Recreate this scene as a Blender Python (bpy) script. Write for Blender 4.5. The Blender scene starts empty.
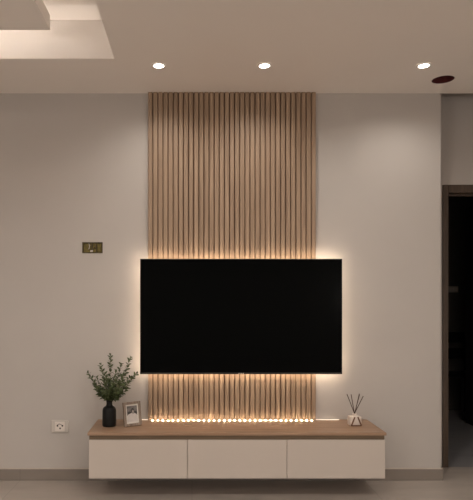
import bpy, bmesh, math, random
from mathutils import Vector, Matrix
random.seed(7)
PI = math.pi
C = bpy.context.scene.collection
# ------------------------------------------------------------------ camera frame
F, V, HZ, CAMZ, D0 = 550.0, 192.0, 300.0, 1.26, 3.85
def PX(px, d): return (px - V) * d / F
def PZ(py, d): return CAMZ - (py - HZ) * d / F
# ------------------------------------------------------------------ materials
def new_mat(name):
    m = bpy.data.materials.new(name); m.use_nodes = True
    nt = m.node_tree; b = nt.nodes['Principled BSDF']
    return m, nt, b
def N(nt, t, **kw):
    n = nt.nodes.new(t)
    for k, v in kw.items(): setattr(n, k, v)
    return n
def mat(name, col, rough=0.6, metal=0.0, var=0.06, scale=30.0, bump=0.0, spec=0.5):
    """paint / plastic / metal with a faint procedural mottling"""
    m, nt, b = new_mat(name)
    tc = N(nt, 'ShaderNodeTexCoord'); no = N(nt, 'ShaderNodeTexNoise')
    no.inputs['Scale'].default_value = scale; no.inputs['Detail'].default_value = 4
    nt.links.new(tc.outputs['Object'], no.inputs['Vector'])
    r = N(nt, 'ShaderNodeValToRGB')
    r.color_ramp.elements[0].position = .3; r.color_ramp.elements[1].position = .7
    r.color_ramp.elements[0].color = tuple(c*(1-var) for c in col) + (1,)
    r.color_ramp.elements[1].color = tuple(min(1, c*(1+var)) for c in col) + (1,)
    nt.links.new(no.outputs['Fac'], r.inputs['Fac'])
    nt.links.new(r.outputs['Color'], b.inputs['Base Color'])
    b.inputs['Roughness'].default_value = rough; b.inputs['Metallic'].default_value = metal
    b.inputs['Specular IOR Level'].default_value = spec
    if bump:
        bp = N(nt, 'ShaderNodeBump'); bp.inputs['Strength'].default_value = bump; bp.inputs['Distance'].default_value = .002
        nt.links.new(no.outputs['Fac'], bp.inputs['Height']); nt.links.new(bp.outputs['Normal'], b.inputs['Normal'])
    return m
def emit(name, col, s):
    m, nt, b = new_mat(name)
    b.inputs['Base Color'].default_value = (.8, .8, .8, 1)
    b.inputs['Emission Color'].default_value = col + (1,); b.inputs['Emission Strength'].default_value = s
    return m
def wood(name, dark, light, axis='Z', rough=0.5, plank=None, freq=40.0):
    """long grained wood; plank = width along X after which the board tone changes"""
    m, nt, b = new_mat(name)
    tc = N(nt, 'ShaderNodeTexCoord'); mp = N(nt, 'ShaderNodeMapping')
    sc = [freq, freq, freq]; sc['XYZ'.index(axis)] = freq*.04
    mp.inputs['Scale'].default_value = sc
    nt.links.new(tc.outputs['Object'], mp.inputs['Vector'])
    no = N(nt, 'ShaderNodeTexNoise'); no.inputs['Scale'].default_value = 1.6; no.inputs['Detail'].default_value = 6
    no.inputs['Distortion'].default_value = .6
    fac = no.outputs['Fac']
    if plank:
        sx = N(nt, 'ShaderNodeSeparateXYZ'); nt.links.new(tc.outputs['Object'], sx.inputs[0])
        dv = N(nt, 'ShaderNodeMath', operation='DIVIDE'); dv.inputs[1].default_value = plank
        fl = N(nt, 'ShaderNodeMath', operation='FLOOR'); wn = N(nt, 'ShaderNodeTexWhiteNoise', noise_dimensions='1D')
        nt.links.new(sx.outputs['X'], dv.inputs[0]); nt.links.new(dv.outputs[0], fl.inputs[0]); nt.links.new(fl.outputs[0], wn.inputs['W'])
        ad = N(nt, 'ShaderNodeVectorMath', operation='ADD')
        nt.links.new(mp.outputs[0], ad.inputs[0]); 
        ml = N(nt, 'ShaderNodeVectorMath', operation='SCALE'); ml.inputs['Scale'].default_value = 37
        nt.links.new(wn.outputs['Color'], ml.inputs[0]); nt.links.new(ml.outputs[0], ad.inputs[1])
        nt.links.new(ad.outputs[0], no.inputs['Vector'])
        mx = N(nt, 'ShaderNodeMath', operation='MULTIPLY_ADD'); mx.inputs[1].default_value = .28; 
        sb = N(nt, 'ShaderNodeMath', operation='SUBTRACT'); sb.inputs[1].default_value = .14
        nt.links.new(wn.outputs['Value'], mx.inputs[0]); nt.links.new(no.outputs['Fac'], sb.inputs[0]); nt.links.new(sb.outputs[0], mx.inputs[2])
        fac = mx.outputs[0]
    else:
        nt.links.new(mp.outputs[0], no.inputs['Vector'])
    r = N(nt, 'ShaderNodeValToRGB')
    r.color_ramp.elements[0].position = .3; r.color_ramp.elements[1].position = .72
    r.color_ramp.elements[0].color = dark + (1,); r.color_ramp.elements[1].color = light + (1,)
    nt.links.new(fac, r.inputs['Fac']); nt.links.new(r.outputs['Color'], b.inputs['Base Color'])
    b.inputs['Roughness'].default_value = rough
    bp = N(nt, 'ShaderNodeBump'); bp.inputs['Strength'].default_value = .15; bp.inputs['Distance'].default_value = .001
    nt.links.new(no.outputs['Fac'], bp.inputs['Height']); nt.links.new(bp.outputs['Normal'], b.inputs['Normal'])
    return m
def tile(name, col, grout, w, h, rough):
    m, nt, b = new_mat(name)
    tc = N(nt, 'ShaderNodeTexCoord'); br = N(nt, 'ShaderNodeTexBrick')
    br.offset = 0; br.inputs['Scale'].default_value = 1; br.inputs['Mortar Size'].default_value = .0015
    br.inputs['Brick Width'].default_value = w; br.inputs['Row Height'].default_value = h
    nt.links.new(tc.outputs['Object'], br.inputs['Vector'])
    no = N(nt, 'ShaderNodeTexNoise'); no.inputs['Scale'].default_value = 3.5; no.inputs['Detail'].default_value = 8; no.inputs['Roughness'].default_value = .6
    mp = N(nt, 'ShaderNodeMapping'); mp.inputs['Scale'].default_value = (.6, 2.2, 1)
    nt.links.new(tc.outputs['Object'], mp.inputs['Vector']); nt.links.new(mp.outputs[0], no.inputs['Vector'])
    r = N(nt, 'ShaderNodeValToRGB'); r.color_ramp.elements[0].position = .3; r.color_ramp.elements[1].position = .7
    r.color_ramp.elements[0].color = tuple(c*.88 for c in col) + (1,); r.color_ramp.elements[1].color = tuple(c*1.1 for c in col) + (1,)
    nt.links.new(no.outputs['Fac'], r.inputs['Fac'])
    nt.links.new(r.outputs['Color'], br.inputs['Color1']); nt.links.new(r.outputs['Color'], br.inputs['Color2'])
    br.inputs['Mortar'].default_value = grout + (1,)
    nt.links.new(br.outputs['Color'], b.inputs['Base Color'])
    b.inputs['Roughness'].default_value = rough
    return m
WARM = (1.0, .62, .30)
M = dict(
    wall=mat('wall_paint', (.495, .457, .425), .85, var=.025, scale=2.2, bump=0),
    ceil=mat('ceiling_paint', (.86, .80, .745), .9, var=.012, scale=2.0),
    floor=tile('floor_porcelain', (.40, .352, .312), (.27, .24, .21), 1.2, .6, .38),
    skirt=tile('skirting_porcelain', (.235, .200, .172), (.18, .15, .13), 1.2, .6, .45),
    grout=mat('skirting_joint', (.5, .44, .38), .7),
    slat=wood('slat_wood', (.245, .162, .105), (.40, .28, .19), 'Z', .55, plank=None, freq=38),
    back=mat('panel_backing', (.20, .125, .075), .85),
    topw=wood('console_wood', (.27, .165, .10), (.40, .262, .175), 'X', .42, freq=30),
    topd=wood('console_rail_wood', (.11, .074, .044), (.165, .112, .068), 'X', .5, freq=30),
    cream=mat('cream_lacquer', (.56, .495, .44), .5, var=.01, scale=4),
    carc=mat('carcass_board', (.30, .245, .20), .6),
    black=mat('black_plastic', (.012, .012, .012), .45, spec=.3),
    screen=mat('screen_glass', (.0025, .0028, .0028), .12, var=.0, spec=.03),
    bezel=mat('bezel_metal', (.008, .008, .008), .4, metal=.3),
    grey=mat('grey_metal', (.35, .35, .36), .35, metal=.8),
    white=mat('white_plastic', (.54, .495, .45), .45, var=.01),
    hole=mat('socket_dark', (.05, .042, .036), .6),
    trimw=mat('downlight_trim', (.72, .66, .60), .4, var=.01),
    oxide=mat('dark_red_oxide', (.085, .010, .010), .8),
    brass=mat('brassy_box', (.13, .098, .018), .45, metal=.35, var=.3, scale=60),
    brassd=mat('brassy_dark', (.06, .042, .012), .6, var=.3, scale=80),
    wire=mat('pale_wire', (.55, .50, .45), .5),
    vase=mat('black_ceramic', (.008, .008, .008), .42, var=.25, scale=25, spec=.22),
    stem=mat('stem_green', (.10, .11, .045), .6),
    leaf=mat('leaf_green', (.060, .080, .026), .5, var=.45, scale=45),
    framew=wood('weathered_frame', (.15, .11, .082), (.32, .25, .195), 'Z', .6, freq=45),
    mount=mat('photo_mount', (.70, .66, .60), .7, var=.02),
    ph_bg=mat('photo_grey', (.17, .155, .145), .4, var=.35, scale=60),
    ph_hair=mat('photo_dark', (.045, .04, .038), .4, var=.3, scale=90),
    ph_skin=mat('photo_light', (.36, .32, .29), .4),
    ph_cloth=mat('photo_pale', (.58, .53, .50), .4, var=.08, scale=70),
    reed=mat('dark_reed', (.06, .032, .02), .7),
    strap=mat('brown_band', (.17, .085, .045), .5),
    frost=mat('frosted_glass', (.66, .58, .51), .35, var=.02),
    liquid=mat('milky_fragrance', (.55, .48, .43), .3, var=.05),
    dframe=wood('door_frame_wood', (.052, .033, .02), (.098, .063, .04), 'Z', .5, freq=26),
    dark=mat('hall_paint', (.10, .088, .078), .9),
    blackw=mat('black_wood', (.010, .009, .009), .5, spec=.2),
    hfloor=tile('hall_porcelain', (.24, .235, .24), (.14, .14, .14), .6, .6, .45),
)
M['lamp'] = emit('lamp_diffuser', (1, .93, .84), 5)
M['tvled'] = emit('tv_strip_glow', (1, .80, .60), 6)
M['tvlow'] = emit('tv_low_strip_glow', (1, .80, .60), 16)
M['tvtop'] = emit('tv_top_strip_glow', (1, .80, .60), 12)
M['led'] = emit('diode_glow', (1, .78, .54), 62)
M['tape'] = emit('strip_tape_glow', (1, .78, .54), .45)
M['globe'] = emit('added_globe_glow', (1, .94, .88), 22)  # fill light of the globes added behind the camera
M['pocket'] = emit('pocket_strip_glow', (1, .93, .86), 1.6)
M['cove'] = emit('cove_strip_glow', (1, .93, .86), 8)
# ------------------------------------------------------------------ mesh helpers
def bx(bm, x0, x1, y0, y1, z0, z1, bev=0.0, seg=2):
    t = bmesh.new()
    bmesh.ops.create_cube(t, size=1)
    for v in t.verts:
        v.co = Vector(((x0+x1)/2 + v.co.x*(x1-x0), (y0+y1)/2 + v.co.y*(y1-y0), (z0+z1)/2 + v.co.z*(z1-z0)))
    if bev: bmesh.ops.bevel(t, geom=t.edges[:], offset=bev, segments=seg, affect='EDGES', profile=.5)
    merge(bm, t)
def merge(bm, t):
    me = bpy.data.meshes.new('tmp'); t.to_mesh(me); t.free(); bm.from_mesh(me); bpy.data.meshes.remove(me)
def lathe(bm, prof, n=40, c=(0, 0, 0), axis='Z'):
    rings = []
    for r, z in prof:
        if r < 1e-6: rings.append([bm.verts.new((c[0], c[1], c[2]+z))])
        else: rings.append([bm.verts.new((c[0]+r*math.cos(2*PI*i/n), c[1]+r*math.sin(2*PI*i/n), c[2]+z)) for i in range(n)])
    for a, b in zip(rings, rings[1:]):
        if len(a) == 1 and len(b) == 1: continue
        for i in range(n):
            j = (i+1) % n
            if len(a) == 1: bm.faces.new((a[0], b[i], b[j]))
            elif len(b) == 1: bm.faces.new((a[i], a[j], b[0]))
            else: bm.faces.new((a[i], a[j], b[j], b[i]))
def tube(bm, pts, r, n=8):
    pts = [Vector(p) for p in pts]; rings = []
    rs = r if isinstance(r, (list, tuple)) else [r]*len(pts)
    for k, p in enumerate(pts):
        d = (pts[min(k+1, len(pts)-1)] - pts[max(k-1, 0)]).normalized()
        u = d.cross(Vector((0, 1, 0.01))).normalized(); w = d.cross(u)
        rings.append([bm.verts.new(p + rs[k]*(math.cos(2*PI*i/n)*u + math.sin(2*PI*i/n)*w)) for i in range(n)])
    for a, b in zip(rings, rings[1:]):
        for i in range(n): bm.faces.new((a[i], a[(i+1) % n], b[(i+1) % n], b[i]))
    bm.faces.new(rings[0]); bm.faces.new(rings[-1])
def prism(bm, pts, y0, y1):
    a = [bm.verts.new((x, y0, z)) for x, z in pts]; b = [bm.verts.new((x, y1, z)) for x, z in pts]
    bm.faces.new(a); bm.faces.new(b[::-1]); n = len(pts)
    for i in range(n): bm.faces.new((a[i], b[i], b[(i+1) % n], a[(i+1) % n]))
def obj(name, bm, m, parent=None, loc=(0, 0, 0), smooth=False):
    bmesh.ops.recalc_face_normals(bm, faces=bm.faces[:])
    me = bpy.data.meshes.new(name); bm.to_mesh(me); bm.free()
    if smooth:
        for p in me.polygons: p.use_smooth = True
        try: me.set_sharp_from_angle(angle=math.radians(38))
        except Exception: pass
    me.materials.append(m)
    o = bpy.data.objects.new(name, me); C.objects.link(o); o.location = loc
    if parent: o.parent = parent
    return o
def thing(name, label, cat, loc=(0, 0, 0), rotz=0, group=None):
    o = bpy.data.objects.new(name, None); C.objects.link(o)
    o.empty_display_size = .05
    o.location = loc; o.rotation_euler = (0, 0, rotz); o['label'] = label; o['category'] = cat
    if group: o['group'] = group
    return o
def struct(name, bm, m, parent=None):
    o = obj(name, bm, m, parent)
    if not parent: o['kind'] = 'structure'
    return o
def dup(root, loc, label, group=None):
    r = root.copy(); C.objects.link(r); r.location = loc; r['label'] = label
    if group: r['group'] = group
    for ch in list(root.children):
        c = ch.copy(); C.objects.link(c); c.parent = r
        for g in ch.children:
            d = g.copy(); C.objects.link(d); d.parent = c
    return r
B = bmesh.new
# ------------------------------------------------------------------ room shell
ZC, ZU = 2.706, 3.02                       # low ceiling, upper ceiling
XL, XR, YB = -3.4, 3.3, -6.9               # left wall, right wall, wall behind the camera
XE = PX(440.7, D0)                           # free end of the television wall
YR = 0.30                                  # set-back wall with the doorway
bm = B(); bx(bm, XL-.2, XR+.2, YB-.2, YR, -.1, 0); struct('floor', bm, M['floor'])
# television wall, with a real opening for the electrical box
hx0, hx1, hz0, hz1 = PX(82.3, D0), PX(102.7, D0), PZ(253.2, D0), PZ(242.2, D0)
bm = B()
bx(bm, XL, hx0, 0, .2, 0, ZU); bx(bm, hx1, XE, 0, .2, 0, ZU)
bx(bm, hx0, hx1, 0, .2, 0, hz0); bx(bm, hx0, hx1, 0, .2, hz1, ZU); bx(bm, hx0, hx1, .06, .2, hz0, hz1)
struct('wall_back', bm, M['wall'])
DX0, DX1, DH = PX(442.2, 4.15), PX(442.2, 4.15)+.92, PZ(185, 4.15)   # outside of the door frame
bm = B()
bx(bm, 1.3, DX0+.03, YR, YR+.14, 0, ZU); bx(bm, DX1-.03, XR+.2, YR, YR+.14, 0, ZU); bx(bm, DX0+.03, DX1-.03, YR, YR+.14, DH-.03, ZU)
bx(bm, XE-.25, XE-.05, .2, YR, 0, ZU)
struct('wall_passage', bm, M['wall'])
bm = B(); bx(bm, XL-.2, XL, YB, .2, 0, ZU); struct('wall_left', bm, M['wall'])
bm = B(); bx(bm, XR, XR+.2, YB, YR, 0, ZU); struct('wall_right', bm, M['wall'])
bm = B(); bx(bm, XL-.2, XR+.2, YB-.2, YB, 0, ZU); struct('wall_front', bm, M['wall'])
# low ceiling: slab with the tray opening and a round cut-out
TX1, TX0, TY1, TY0 = -.465, -3.05, -.553, -6.2
d_h = 1.446*F/(HZ-79.8); HC = Vector((PX(443, d_h), d_h-D0)); HR = .0695
ZT = ZC+.09
bm = B()
tq = .018
bx(bm, XL, TX1+tq, TY1+tq, 0, ZC, ZT); bx(bm, XL, TX1+tq, YB, TY0-tq, ZC, ZT); bx(bm, XL, TX0-tq, TY0-tq, TY1+tq, ZC, ZT)
hs = .1
bx(bm, TX1+tq, HC.x-hs, YB, 0, ZC, ZT); bx(bm, HC.x+hs, XR, YB, 0, ZC, ZT)
bx(bm, HC.x-hs, HC.x+hs, YB, HC.y-hs, ZC, ZT); bx(bm, HC.x-hs, HC.x+hs, HC.y+hs, 0, ZC, ZT)
n = 64
sq, ci, cu = [], [], []
for i in range(n):
    a = 2*PI*i/n; k = hs/max(abs(math.cos(a)), abs(math.sin(a)))
    sq.append(bm.verts.new((HC.x+k*math.cos(a), HC.y+k*math.sin(a), ZC)))
    ci.append(bm.verts.new((HC.x+HR*math.cos(a), HC.y+HR*math.sin(a), ZC)))
    cu.append(bm.verts.new((HC.x+HR*math.cos(a), HC.y+HR*math.sin(a), ZT)))
for i in range(n):
    j = (i+1) % n; bm.faces.new((sq[i], sq[j], ci[j], ci[i])); bm.faces.new((ci[i], ci[j], cu[j], cu[i]))
low = struct('ceiling', bm, M['ceil'])
bm = B(); bx(bm, XL-.2, XR+.2, YB-.2, YR+.14, ZU, ZU+.1); struct('ceiling', bm, M['ceil'])
# cove lip round the tray, closing boards of its pocket, floating panel in the tray
LT, PK = PZ(20, D0+TY1), .172
bm = B(); t_ = .018
bx(bm, TX0, TX1+t_, TY1, TY1+t_, ZC+.0005, LT); bx(bm, TX1, TX1+t_, TY0, TY1, ZC+.0005, LT)
bx(bm, TX0-t_, TX0, TY0, TY1+t_, ZC+.0005, LT); bx(bm, TX0-t_, TX1+t_, TY0-t_, TY0, ZC+.0005, LT)
struct('trim_1', bm, M['ceil'])
bm = B()
bx(bm, TX0-PK, TX1+PK, TY1+PK, TY1+PK+.02, ZT, ZU); bx(bm, TX1+PK, TX1+PK+.02, TY0-PK, TY1+PK, ZT, ZU)
bx(bm, TX0-PK-.02, TX0-PK, TY0-PK, TY1+PK, ZT, ZU); bx(bm, TX0-PK, TX1+PK, TY0-PK-.02, TY0-PK, ZT, ZU)
struct('trim_2', bm, M['ceil'])
d_f = 1.446*F/(HZ-30)
FX1 = PX(50, d_f); FY1 = d_f - D0; FT = PZ(15, d_f)
bm = B(); bx(bm, TX0+.35, FX1, TY0+.35, FY1, ZC, FT); bx(bm, TX0+.6, FX1-.25, TY0+.6, FY1-.25, FT, ZU)
struct('trim_3', bm, M['ceil'])
# tile skirting with its pale joint line
zs = PZ(469.2, D0-.01)
def skirt(name, x0, x1, y0, y1):
    bm = B(); bx(bm, x0, x1, y0, y1, 0, zs, .001, 1); s = struct(name, bm, M['skirt'])
skirt('baseboard_back', XL, XE+.012, -.012, 0)
skirt('baseboard_end', XE, XE+.012, 0, .2)
skirt('baseboard_left', XL, XL+.012, YB, -.012)
skirt('baseboard_right', XR-.012, XR, YB, YR)
bm = B(); bx(bm, XL, XE+.010, -.010, 0, zs, zs+.006); struct('trim_4', bm, M['grout'])
# ------------------------------------------------------------------ doorway and the dark room behind it
fr = bpy.data.objects.new('door_1', None); C.objects.link(fr); fr['kind'] = 'structure'
fw = PX(447.8, 4.15) - DX0; hd = DH - PZ(193, 4.15)
for x0 in (DX0, DX1-fw):
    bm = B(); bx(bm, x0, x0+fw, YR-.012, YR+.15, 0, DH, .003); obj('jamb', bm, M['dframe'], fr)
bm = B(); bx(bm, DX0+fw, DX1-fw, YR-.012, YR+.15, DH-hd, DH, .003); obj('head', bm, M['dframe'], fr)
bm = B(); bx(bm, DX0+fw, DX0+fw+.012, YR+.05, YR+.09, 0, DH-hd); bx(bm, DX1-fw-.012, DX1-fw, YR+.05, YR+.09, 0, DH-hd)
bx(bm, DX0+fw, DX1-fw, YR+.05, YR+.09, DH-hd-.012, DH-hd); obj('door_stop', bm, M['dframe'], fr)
HYB = 2.45
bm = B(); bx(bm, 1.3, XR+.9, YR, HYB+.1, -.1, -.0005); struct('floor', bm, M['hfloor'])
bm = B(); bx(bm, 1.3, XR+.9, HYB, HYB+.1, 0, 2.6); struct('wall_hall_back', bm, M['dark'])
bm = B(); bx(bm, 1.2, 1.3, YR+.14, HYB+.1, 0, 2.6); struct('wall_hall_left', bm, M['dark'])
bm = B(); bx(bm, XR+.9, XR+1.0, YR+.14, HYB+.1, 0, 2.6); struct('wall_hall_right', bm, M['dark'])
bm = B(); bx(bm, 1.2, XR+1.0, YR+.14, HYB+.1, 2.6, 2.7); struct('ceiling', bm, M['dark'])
# black cupboard standing in the dark room
cx = 2.81
cu_ = thing('tall_cabinet', 'tall black cabinet in the dark room beyond the doorway', 'cabinet', (cx+.3, 1.55, 0))
bm = B(); bx(bm, -.3, .3, -.25, .25, .0, 2.2, .004); obj('body', bm, M['blackw'], cu_)
bm = B(); bx(bm, -.296, -.002, -.27, -.2505, .06, 2.18, .003); dr_ = obj('door', bm, M['blackw'], cu_)
bm = B(); bx(bm, -.035, -.02, -.295, -.27, .95, 1.2, .004); obj('handle', bm, M['grey'], dr_)
bm = B(); bx(bm, .002, .296, -.27, -.2505, .06, 2.18, .003); dr_ = obj('door', bm, M['blackw'], cu_)
bm = B(); bx(bm, .02, .035, -.295, -.27, .95, 1.2, .004); obj('handle', bm, M['grey'], dr_)
# dark chair beyond it
ch = thing('dining_chair', 'dark wooden chair standing behind the black cabinet in the dark room', 'chair', (PX(462, 6.05), 2.13, 0), .25)
bm = B(); bx(bm, -.2, .2, -.2, .2, .43, .465, .012); obj('seat', bm, M['bezel'], ch)
for sx in (-1, 1):
    bm = B(); tube(bm, [(sx*.18, -.18, .001), (sx*.17, -.17, .43)], [.014, .02]); obj('leg', bm, M['blackw'], ch)
    bm = B(); tube(bm, [(sx*.18, .2, .001), (sx*.17, .18, .45), (sx*.17, .23, .9)], [.014, .02, .015]); obj('leg', bm, M['blackw'], ch)
bm = B(); bx(bm, -.16, .16, .2, .222, .6, .72, .006); bx(bm, -.16, .16, .215, .237, .78, .9, .006); obj('backrest', bm, M['blackw'], ch)
# switch plate on the far dark wall
dw = D0+HYB-.01
sw = thing('light_switch', 'small grey switch plate glimpsed on the wall through the dark doorway', 'switch', (PX(453.4, dw), HYB, PZ(289.3, dw)))
bm = B(); bx(bm, -.058, .058, -.010, 0, -.035, .035, .003); obj('plate', bm, M['white'], sw)
for k in (-1, 0, 1):
    bm = B(); bx(bm, k*.032-.013, k*.032+.013, -.015, -.010, -.022, .022, .002); obj('rocker', bm, M['trimw'], sw)
# ------------------------------------------------------------------ slatted wall panel
SX0, SX1, ns, YF = PX(148.2, 3.82), PX(315.8, 3.82), 33, -.03
ZTOP = PZ(419.3, D0)                       # console top
pn = thing('slatted_wall_panel', 'tall wooden slatted wall panel running from the console up to the ceiling', 'wall panel', ((SX0+SX1)/2, 0, ZTOP))
hw = (SX1-SX0)/2; ph = ZC-ZTOP; pitch = 2*hw/ns
bm = B(); bx(bm, -hw+.001, hw-.001, -.012, -.0005, .001, ph-.001); obj('backing_board', bm, M['back'], pn)
sw_ = pitch*.80
bm = B()
for i in range(ns):
    c = -hw + sw_/2 + i*(2*hw-sw_)/(ns-1)
    t = B(); bx(t, c-sw_/2, c+sw_/2, YF, -.012, .001, ph-.001, .0016, 1); merge(bm, t)
me_slats = obj('slats', bm, M['slat'], pn)
# ------------------------------------------------------------------ television
dT = D0-.105
TX_0, TX_1, TZ1, TZ0 = PX(140, dT), PX(342.4, dT), PZ(258.7, dT), PZ(374.3, dT)
tw, th = TX_1-TX_0, TZ1-TZ0
tv = thing('television', 'large black flat screen television mounted on the wooden slatted panel', 'television', ((TX_0+TX_1)/2, -.105, TZ0))
bm = B(); bx(bm, -tw/2, tw/2, .0015, .032, 0, th, .0025); obj('casing', bm, M['bezel'], tv)
bm = B(); bx(bm, -tw/2+.006, tw/2-.006, .0002, .004, .014, th-.006, .0005, 1); obj('screen', bm, M['screen'], tv)
bm = B(); bx(bm, -tw*.32, tw*.32, .032, .048, .06, th*.62, .006); bx(bm, -.2, .2, .048, .0735, th*.25, th*.6); obj('wall_mount', bm, M['black'], tv)
bm = B()
for k, (w_, h_) in enumerate(((.004, .005), (.003, .004), (.004, .005), (.003, .004), (.004, .005))):
    bx(bm, -.018+k*.0075, -.018+k*.0075+w_+.001, -.0006, .002, .004, .004+h_)
obj('emblem', bm, M['grey'], tv)
i_ = .022
strips = [(-tw/2+i_, tw/2-i_, th-i_-.006, th-i_+.006), (-tw/2+i_, tw/2-i_, i_-.006, i_+.006),
          (-tw/2+i_-.006, -tw/2+i_+.006, i_, th-i_), (tw/2-i_-.006, tw/2-i_+.006, i_, th-i_)]
for x0, x1, z0, z1 in strips:
    bm = B(); bx(bm, x0, x1, .032, .036, z0, z1); o = obj('backlight_strip', bm, M['tvtop' if z0 > th*.5 else 'tvlow' if z1 < .1 else 'tvled'], tv); o['label'] = 'glowing warm backlight strip'
# ------------------------------------------------------------------ media console
dF = D0-.391
CX0, CX1 = PX(87.4, dF), PX(386.6, dF); YC = -.391
zr = PZ(435.6, dF); zd1, zd0 = PZ(440.1, dF), PZ(478.8, dF)
mc = thing('media_console', 'long floating media console with cream drawers and a wooden top', 'media console', ((CX0+CX1)/2, -.0005, zd0))
w = CX1-CX0; O = zd0
bm = B(); bx(bm, -w/2, w/2, YC, 0, zr-O, ZTOP-O, .0012, 1); obj('top_panel', bm, M['topw'], mc)
b0 = w/2-.008
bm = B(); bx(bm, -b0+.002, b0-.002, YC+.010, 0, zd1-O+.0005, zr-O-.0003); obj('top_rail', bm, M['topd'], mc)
bm = B(); bx(bm, -b0+.001, b0-.001, YC+.026, 0, 0.002, zd1-O); obj('carcass', bm, M['cream'], mc)
xs = [-b0, PX(187.5, dF+.004)-(CX0+CX1)/2, PX(287, dF+.004)-(CX0+CX1)/2, b0]
for a, b in zip(xs, xs[1:]):
    bm = B(); bx(bm, a+(.0016 if a > -b0 else 0), b-(.0016 if b < b0 else 0), YC+.005, YC+.025, 0, zd1-O, .001, 1); obj('drawer_front', bm, M['cream'], mc)
# ------------------------------------------------------------------ LED strip along the foot of the slats
ls = thing('led_light_strip', 'glowing row of small warm lights along the foot of the slatted panel', 'led strip', ((SX0+SX1)/2, -.047, ZTOP))
bm = B(); bx(bm, -hw+.002, hw-.002, -.005, .005, .0004, .0016); obj('tape', bm, M['carc'], ls)
for xa, xb in ((hw+.004, hw+.165), (-hw-.045, -hw-.004)):
    bm = B(); bx(bm, xa, xb, .024, .036, .0004, .0016); o = obj('tape_end', bm, M['tape'], ls); o['label'] = 'faintly glowing strip end against the wall'
lb = B(); bx(lb, -.0026, .0026, -.0022, .0022, .0016, .0034)
led0 = obj('diode', lb, M['led'], ls, (-hw+sw_+(pitch-sw_)/2, 0, 0))
for i in range(1, ns-1):
    o = led0.copy(); C.objects.link(o); o.parent = ls
    o.location = (-hw + sw_ + (2*hw-sw_)/(ns-1)*i + (pitch-sw_)/2, 0, 0)
# ------------------------------------------------------------------ vase and foliage
dv = (CAMZ-ZTOP)*F/(426.0-HZ)
vx, vy = PX(109.3, dv), dv-D0
va = thing('vase', 'matt black bottle vase holding green leafy sprigs on the console', 'vase', (vx, vy, ZTOP))
R_ = 6.9*dv/F; H_ = (427-401)*dv/F
prof = [(0, 0), (R_*.86, 0), (R_*.96, .004), (R_, .012), (R_*1.0, H_*.35), (R_*.99, H_*.60), (R_*.93, H_*.68), (R_*.78, H_*.735), (R_*.52, H_*.775),
        (R_*.43, H_*.81), (R_*.41, H_*.90), (R_*.44, H_*.97), (R_*.47, H_*.995), (R_*.42, H_), (R_*.36, H_*.97), (R_*.34, H_*.80), (R_*.7, H_*.70), (R_*.9, H_*.55), (R_*.9, H_*.06), (0, H_*.05)]
bm = B(); lathe(bm, prof, 48); obj('body', bm, M['vase'], va, smooth=True)
fo = thing('foliage_bunch', 'bunch of green leafy sprigs standing in the black vase', 'plant', (vx, vy, ZTOP+.02))
tips = [(88.5, 373, -.03), (101, 365, .03), (110.5, 355.5, 0), (130.5, 358.5, -.02), (136.3, 373.5, .0), (94.5, 386, -.06), (127, 389, -.05),
        (105, 374, -.09), (116, 371, -.08), (121, 365, .06), (97, 378, .08), (122.5, 381, -.10), (103, 389, -.10), (113, 385, -.11), (129, 378, .06), (109, 381, -.04), (114, 378, .04), (107, 392, -.12), (118, 390, -.12), (100, 392, .02), (121, 393, .03)]
def leaf(bm, p, d, nrm, L, W):
    d = d.normalized(); s = d.cross(nrm).normalized(); nn = s.cross(d).normalized()
    rows = [(0, .06, 0), (.25, .75, .05), (.5, 1, .07), (.78, .62, .03), (1, .04, -.05)]
    vs = []
    for t, ww, up in rows:
        q = p + d*L*t + nn*L*up
        vs.append([bm.verts.new(q - s*W/2*ww + nn*W*.14*ww), bm.verts.new(q), bm.verts.new(q + s*W/2*ww + nn*W*.14*ww)])
    for a, b in zip(vs, vs[1:]):
        bm.faces.new((a[0], a[1], b[1], b[0])); bm.faces.new((a[1], a[2], b[2], b[1]))
for tx, ty, dy in tips:
    dd = dv+dy
    tip = Vector((PX(tx, dd)-vx, dy, PZ(ty, dd)-ZTOP-.02))
    ln = tip.length
    p0 = Vector((tip.x*.04, tip.y*.04, .03)); p1 = Vector((tip.x*.10, tip.y*.10, H_-.022)); p2 = Vector((tip.x*.62, tip.y*.6, H_-.02+(tip.z-H_+.02)*.45))
    pts = []
    for k in range(15):
        t = k/14
        a = p0.lerp(p1, min(1, t/.25)) if t < .25 else None
        if a is None:
            u = (t-.25)/.75; a = (1-u)**2*p1 + 2*u*(1-u)*p2 + u*u*tip
        pts.append(a)
    bm = B(); tube(bm, pts, [.0018]*8+[.0014]*4+[.001]*3, 6); st = obj('sprig', bm, M['stem'], fo)
    bl = B(); L0 = ln - H_
    npair = max(5, int((tip-p1).length/.0165)); rot = random.random()*PI
    for k in range(npair+1):
        u = .10+.90*k/npair
        p = (1-u)**2*p1 + 2*u*(1-u)*p2 + u*u*tip
        td = (2*(1-u)*(p2-p1) + 2*u*(tip-p2)).normalized()
        a1 = td.cross(Vector((.3, 1, .2))).normalized(); a2 = td.cross(a1)
        rot += PI/2 + random.uniform(-.5, .5)
        for s in (0, PI):
            sd = math.cos(rot+s)*a1 + math.sin(rot+s)*a2
            sz = (1 - .4*u)*random.uniform(.85, 1.15)
            leaf(bl, p, td*random.uniform(.6, 1.0) + sd*.95, td*.6 - sd*.2 + Vector((random.uniform(-.6, .6), random.uniform(-1, .3), random.uniform(0, .8))), .044*sz, .0215*sz)
    leaf(bl, tip-(tip-p2).normalized()*.004, tip-p2, Vector((.2, -1, .3)), .02, .008)
    obj('leaves', bl, M['leaf'], st, smooth=True)
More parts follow.
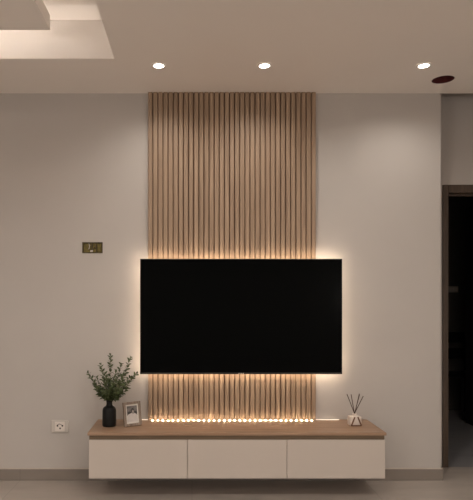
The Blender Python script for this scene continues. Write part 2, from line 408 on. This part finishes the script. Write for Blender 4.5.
# ------------------------------------------------------------------ picture frame
dp = (CAMZ-ZTOP)*F/(426.2-HZ)
yaw = math.radians(33)
pf = thing('picture_frame', 'small weathered wooden picture frame with a black and white portrait photo', 'picture frame', (PX(133, dp), dp-D0, ZTOP), yaw)
fwid, fhei, fb = .127, .158, .017
tilt = Matrix.Rotation(math.radians(-9), 4, 'X')
def tl(bm):
    bmesh.ops.transform(bm, matrix=Matrix.Translation((0, 0, .0022)) @ tilt, verts=bm.verts[:]); return bm
bm = B()
bx(bm, -fwid/2, fwid/2, -.009, .009, 0, fb, .002); bx(bm, -fwid/2, fwid/2, -.009, .009, fhei-fb, fhei, .002)
bx(bm, -fwid/2, -fwid/2+fb, -.009, .009, fb, fhei-fb, .002); bx(bm, fwid/2-fb, fwid/2, -.009, .009, fb, fhei-fb, .002)
obj('frame_border', tl(bm), M['framew'], pf)
bm = B(); bx(bm, -fwid/2+fb, fwid/2-fb, .000, .004, fb, fhei-fb); obj('mount', tl(bm), M['mount'], pf)
ix, iz0, iz1 = fwid/2-fb-.009, fb+.010, fhei-fb-.010
bm = B(); bx(bm, -ix, ix, -.0008, .0, iz0, iz1); pic = obj('photograph', tl(bm), M['ph_bg'], pf)
def ell(cx, cz, rx, rz, n=20, a0=0, a1=2*PI): return [(cx+rx*math.cos(a0+(a1-a0)*i/n), cz+rz*math.sin(a0+(a1-a0)*i/n)) for i in range(n)]
zm = iz0 + (iz1-iz0)*.60
bm = B(); prism(bm, ell(.004, zm+.006, .012, .021), -.0010, -.0007); prism(bm, ell(-.02, zm-.002, .012, .009), -.00095, -.0007); prism(bm, ell(.026, zm-.003, .010, .010), -.00095, -.0007); obj('picture_hair', tl(bm), M['ph_hair'], pic)
bm = B(); prism(bm, ell(.006, zm+.004, .0065, .010), -.0013, -.0010); obj('picture_face', tl(bm), M['ph_skin'], pic)
pts = [(-ix, iz0), (ix, iz0), (ix, zm-.022), (ix*.7, zm-.012), (.012, zm-.004), (.006, zm-.014), (0, zm-.004), (-ix*.6, zm-.010), (-ix, zm-.020)]
bm = B(); prism(bm, pts, -.0012, -.0009); obj('picture_clothes', tl(bm), M['ph_cloth'], pic)
bm = B(); bx(bm, -fwid/2+.004, fwid/2-.004, .0092, .012, .004, fhei-.004); obj('back_board', tl(bm), M['black'], pf)
bm = B(); tube(bm, [(0, .034, .105), (0, .068, .004)], .0035); obj('easel_leg', bm, M['black'], pf)
# ------------------------------------------------------------------ reed diffuser
dd = (CAMZ-ZTOP)*F/(425.2-HZ)
rd = thing('reed_diffuser', 'small pale fragrance diffuser with dark reeds on the right of the console', 'reed diffuser', (PX(354.4, dd), dd-D0, ZTOP), .12)
u = dd/F
bw, bh = 5.6*u, 9.3*u
bm = B(); bx(bm, -bw, bw, -bw*.8, bw*.8, .0005, bh, .006, 3); obj('bottle', bm, M['frost'], rd, smooth=True)
bm = B(); lathe(bm, [(.018, 0), (.014, .004), (.012, .007), (.012, .012), (.014, .013), (.014, .017), (.010, .017), (.009, .013), (0, .013)], 28, (0, 0, bh)); obj('neck', bm, M['frost'], rd, smooth=True)
yb = -bw*.8
def quadbar(bm, a, b, wd):
    a = Vector(a); b = Vector(b); d = (b-a).normalized(); s = Vector((-d.y, d.x))*wd/2
    prism(bm, [tuple(a-s), tuple(b-s), tuple(b+s), tuple(a+s)], yb-.004, yb+.001)
bm = B()
quadbar(bm, (-bw*.93, .003), (-bw*.28, bh*.98), .0085); quadbar(bm, (bw*.93, .003), (bw*.28, bh*.98), .0085); quadbar(bm, (-bw*.95, .0045), (bw*.95, .0045), .007)
o = obj('band', bm, M['strap'], rd); o['label'] = 'brown A-shaped band'
zb = bh+.010
for tx, ty, dy, bxo in ((347.3, 394.2, .01, .004), (350.2, 394.0, -.012, .003), (360.6, 395, .012, -.003), (363, 396, -.01, -.004), (361.5, 394.6, .03, -.002)):
    bm = B(); tip = Vector(((tx-354.4)*u, dy, PZ(ty, dd)-ZTOP)); base = Vector((bxo, -dy*.2, zb-.004))
    tube(bm, [base - (tip-base)*.15, base, tip], .0027, 8); obj('reed', bm, M['reed'], rd)
# ------------------------------------------------------------------ wall socket
ss = thing('wall_socket', 'pale square-edged wall socket low on the wall left of the console', 'wall socket', (PX(60.3, D0), 0, PZ(426.2, D0)))
bm = B(); bx(bm, -.060, .060, -.011, 0, -.043, .043, .003); obj('cover_plate', bm, M['white'], ss)
bm = B(); bx(bm, -.036, .034, -.014, -.010, -.033, .033, .002); ins = obj('socket_face', bm, M['trimw'], ss)
for x, z in ((-.016, .006), (.018, .006), (.002, -.012)):
    bm = B(); lathe(bm, [(0, 0), (.0062, 0), (.0062, .001), (0, .001)], 20); bmesh.ops.rotate(bm, verts=bm.verts[:], matrix=Matrix.Rotation(PI/2, 3, 'X'))
    bmesh.ops.translate(bm, verts=bm.verts[:], vec=(x, -.0137, z)); obj('pin_hole', bm, M['hole'], ins)
bm = B(); prism(bm, [(-.022+.04*i/10, .010+.010*math.sin(PI*i/10)) for i in range(11)] + [(.018-.04*i/10, .006+.010*math.sin(PI*i/10)) for i in range(11)], -.0146, -.0138); obj('socket_rim', bm, M['hole'], ins)
# ------------------------------------------------------------------ open electrical box in the wall
eb = thing('electrical_box', 'open brass coloured electrical box set in the wall left of the panel', 'electrical box', ((hx0+hx1)/2, 0, (hz0+hz1)/2))
ew, eh = (hx1-hx0)/2, (hz1-hz0)/2
bm = B()
bx(bm, -ew, ew, -.003, .055, eh-.006, eh); bx(bm, -ew, ew, -.003, .055, -eh, -eh+.006)
bx(bm, -ew, -ew+.006, -.003, .055, -eh+.006, eh-.006); bx(bm, ew-.006, ew, -.003, .055, -eh+.006, eh-.006); obj('rim', bm, M['brassd'], eb)
bm = B(); bx(bm, -ew+.006, ew-.006, .012, .055, -eh+.006, eh-.006, .002); obj('back_plate', bm, M['brass'], eb)
for x in (-.006, .022):
    bm = B(); bx(bm, x, x+.005, .002, .014, -eh+.006, eh-.006); obj('divider', bm, M['brassd'], eb)
bm = B(); bx(bm, .034, .060, .004, .013, -.022, .024, .003); obj('module', bm, M['brass'], eb)
bm = B(); tube(bm, [(-.026, .010, .030), (-.020, -.002, .012), (-.022, -.004, -.004), (-.028, .006, -.010)], .0028); obj('wire', bm, M['wire'], eb)
bm = B(); tube(bm, [(.020, .010, .008), (.012, -.003, -.004), (.004, .008, -.012)], .0024); obj('wire', bm, M['brassd'], eb)
bm = B(); bx(bm, -.017, .002, -.001, .012, -.030, -.017, .003); obj('terminal', bm, M['wire'], eb)
# ------------------------------------------------------------------ downlights and the round cut-out
dl_d = 1.446*F/(HZ-65.3)
DG = 'round downlights recessed in the ceiling'
def downlight_make(loc, label):
    t = thing('recessed_downlight', label, 'downlight', loc, 0, DG)
    bm = B(); lathe(bm, [(.031, -.001), (.032, -.005), (.040, -.004), (.043, -.0005)], 40); obj('trim_ring', bm, M['trimw'], t, smooth=True)
    bm = B(); lathe(bm, [(0, -.0035), (.028, -.0035), (.0315, -.003), (.0315, -.0006), (0, -.0006)], 40); o = obj('diffuser', bm, M['lamp'], t, smooth=True); o['label'] = 'glowing white lamp disc'
    return t
yL = dl_d-D0
spots = [(PX(158.7, dl_d), yL), (PX(264.3, dl_d), yL), (PX(423.8, dl_d), yL)]
labs = ['round lit downlight in the ceiling above the left edge of the slatted panel',
        'round lit downlight in the ceiling above the middle of the slatted panel',
        'round lit downlight in the ceiling beside the dark round cut-out']
far = [(-1.7, -2.3), (.1, -2.3), (1.5, -2.3), (-1.7, -4.6), (.1, -4.6), (1.5, -4.6)]  # unseen downlights added to raise the room's brightness
d0 = downlight_make((spots[0][0], spots[0][1], ZC), labs[0])
for (x, y), l in zip(spots[1:], labs[1:]): dup(d0, (x, y, ZC), l)
for x, y in far: dup(d0, (x, y, ZC), 'added unseen downlight in the ceiling out over the middle of the room', 'added fill downlights over the middle of the room')
def spot(x, y, e, ang=115, bl=.7, col=(1, .92, .84), r=.03):
    l = bpy.data.lights.new('downlight_beam', 'SPOT'); l.energy = e; l.spot_size = math.radians(ang); l.spot_blend = bl
    l.color = col; l.shadow_soft_size = r
    o = bpy.data.objects.new('downlight_beam', l); C.objects.link(o); o.location = (x, y, ZC-.012)
E_NEAR, E_FAR = 6.5, 17
for x, y in spots: spot(x, y, E_NEAR, 152, .85)
for x, y in far: spot(x, y, E_FAR, 164, .6)  # beams of the added downlights
ho = thing('ceiling_opening', 'empty dark red round cut-out in the ceiling right of the downlights', 'ceiling hole', (HC.x, HC.y, ZC))
bm = B(); lathe(bm, [(HR-.0006, .002), (HR-.0006, .085), (0, .085), (0, .0865), (HR-.0002, .0865), (HR-.0002, .002)], 48); obj('cup', bm, M['oxide'], ho, smooth=True)
# unseen globe lamps, added behind the camera to brighten walls and ceiling
for gx, gy in ((-2.2, -4.7), (2.75, -5.2)):
    zt = ZU if gx < 0 else ZC
    g = thing('added_pendant_lamp', 'added opal globe lamp on a thin cord, unseen behind the camera', 'lamp', (gx, gy, 1.3), 0, 'added opal globe lamps')
    bm = B(); bmesh.ops.create_uvsphere(bm, u_segments=32, v_segments=20, radius=.16); obj('globe', bm, M['globe'], g, smooth=True)
    bm = B(); tube(bm, [(0, 0, .155), (0, 0, (FT if gx < 0 else ZC)-1.3)] if gx > 0 else [(0, 0, .155), (0, 0, ZC-1.3)], .004); obj('cord', bm, M['black'], g)
    bm = B(); lathe(bm, [(0, -.02), (.05, -.02), (.05, 0), (0, 0)], 24, (0, 0, ZC-1.3)); obj('ceiling_rose', bm, M['black'], g)
# ------------------------------------------------------------------ cove strips in the ceiling pocket
cg = 'cove light strips hidden in the ceiling tray'
def cove(x0, x1, y0, y1):
    bm = B(); bx(bm, x0, x1, y0, y1, FT+.001, FT+.012); o = obj('cove_light_strip', bm, M['cove'])
    o['label'] = 'warm light strip hidden on top of the floating panel in the ceiling tray'; o['category'] = 'light strip'; o['group'] = cg
e_ = .03
def pocket(x0, x1, y0, y1):
    bm = B(); bx(bm, x0, x1, y0, y1, ZT+.002, ZT+.010); o = obj('pocket_light_strip', bm, M['pocket'])
    o['label'] = 'dim light strip hidden behind the lip of the ceiling tray'; o['category'] = 'light strip'; o['group'] = 'dim strips behind the tray lip'
pocket(TX0, TX1, TY1+.08, TY1+.10); pocket(TX1+.08, TX1+.10, TY0, TY1)
cove(TX0+.40, FX1-.05, FY1-e_-.012, FY1-e_)
cove(TX0+.35+e_, TX0+.362+e_, TY0+.40, FY1-.05); cove(TX0+.40, FX1-.05, TY0+.35+e_, TY0+.362+e_)
# ------------------------------------------------------------------ camera, world, view
cam = bpy.data.cameras.new('camera'); co = bpy.data.objects.new('camera', cam); C.objects.link(co)
co.location = (0, -D0, CAMZ); co.rotation_euler = (PI/2, 0, 0)
cam.sensor_fit = 'HORIZONTAL'; cam.sensor_width = 36; cam.lens = 36*F/473
cam.shift_x = (236.5-V)/473; cam.shift_y = (HZ-250)/473; cam.clip_start = .05
S = bpy.context.scene; S.camera = co
wd = bpy.data.worlds.new('world'); S.world = wd; wd.use_nodes = True
wd.node_tree.nodes['Background'].inputs[0].default_value = (.02, .02, .025, 1); wd.node_tree.nodes['Background'].inputs[1].default_value = .2
S.view_settings.view_transform = 'Standard'; S.view_settings.look = 'None'; S.view_settings.gamma = 1; S.view_settings.exposure = 1.45
S.view_settings.use_curve_mapping = False
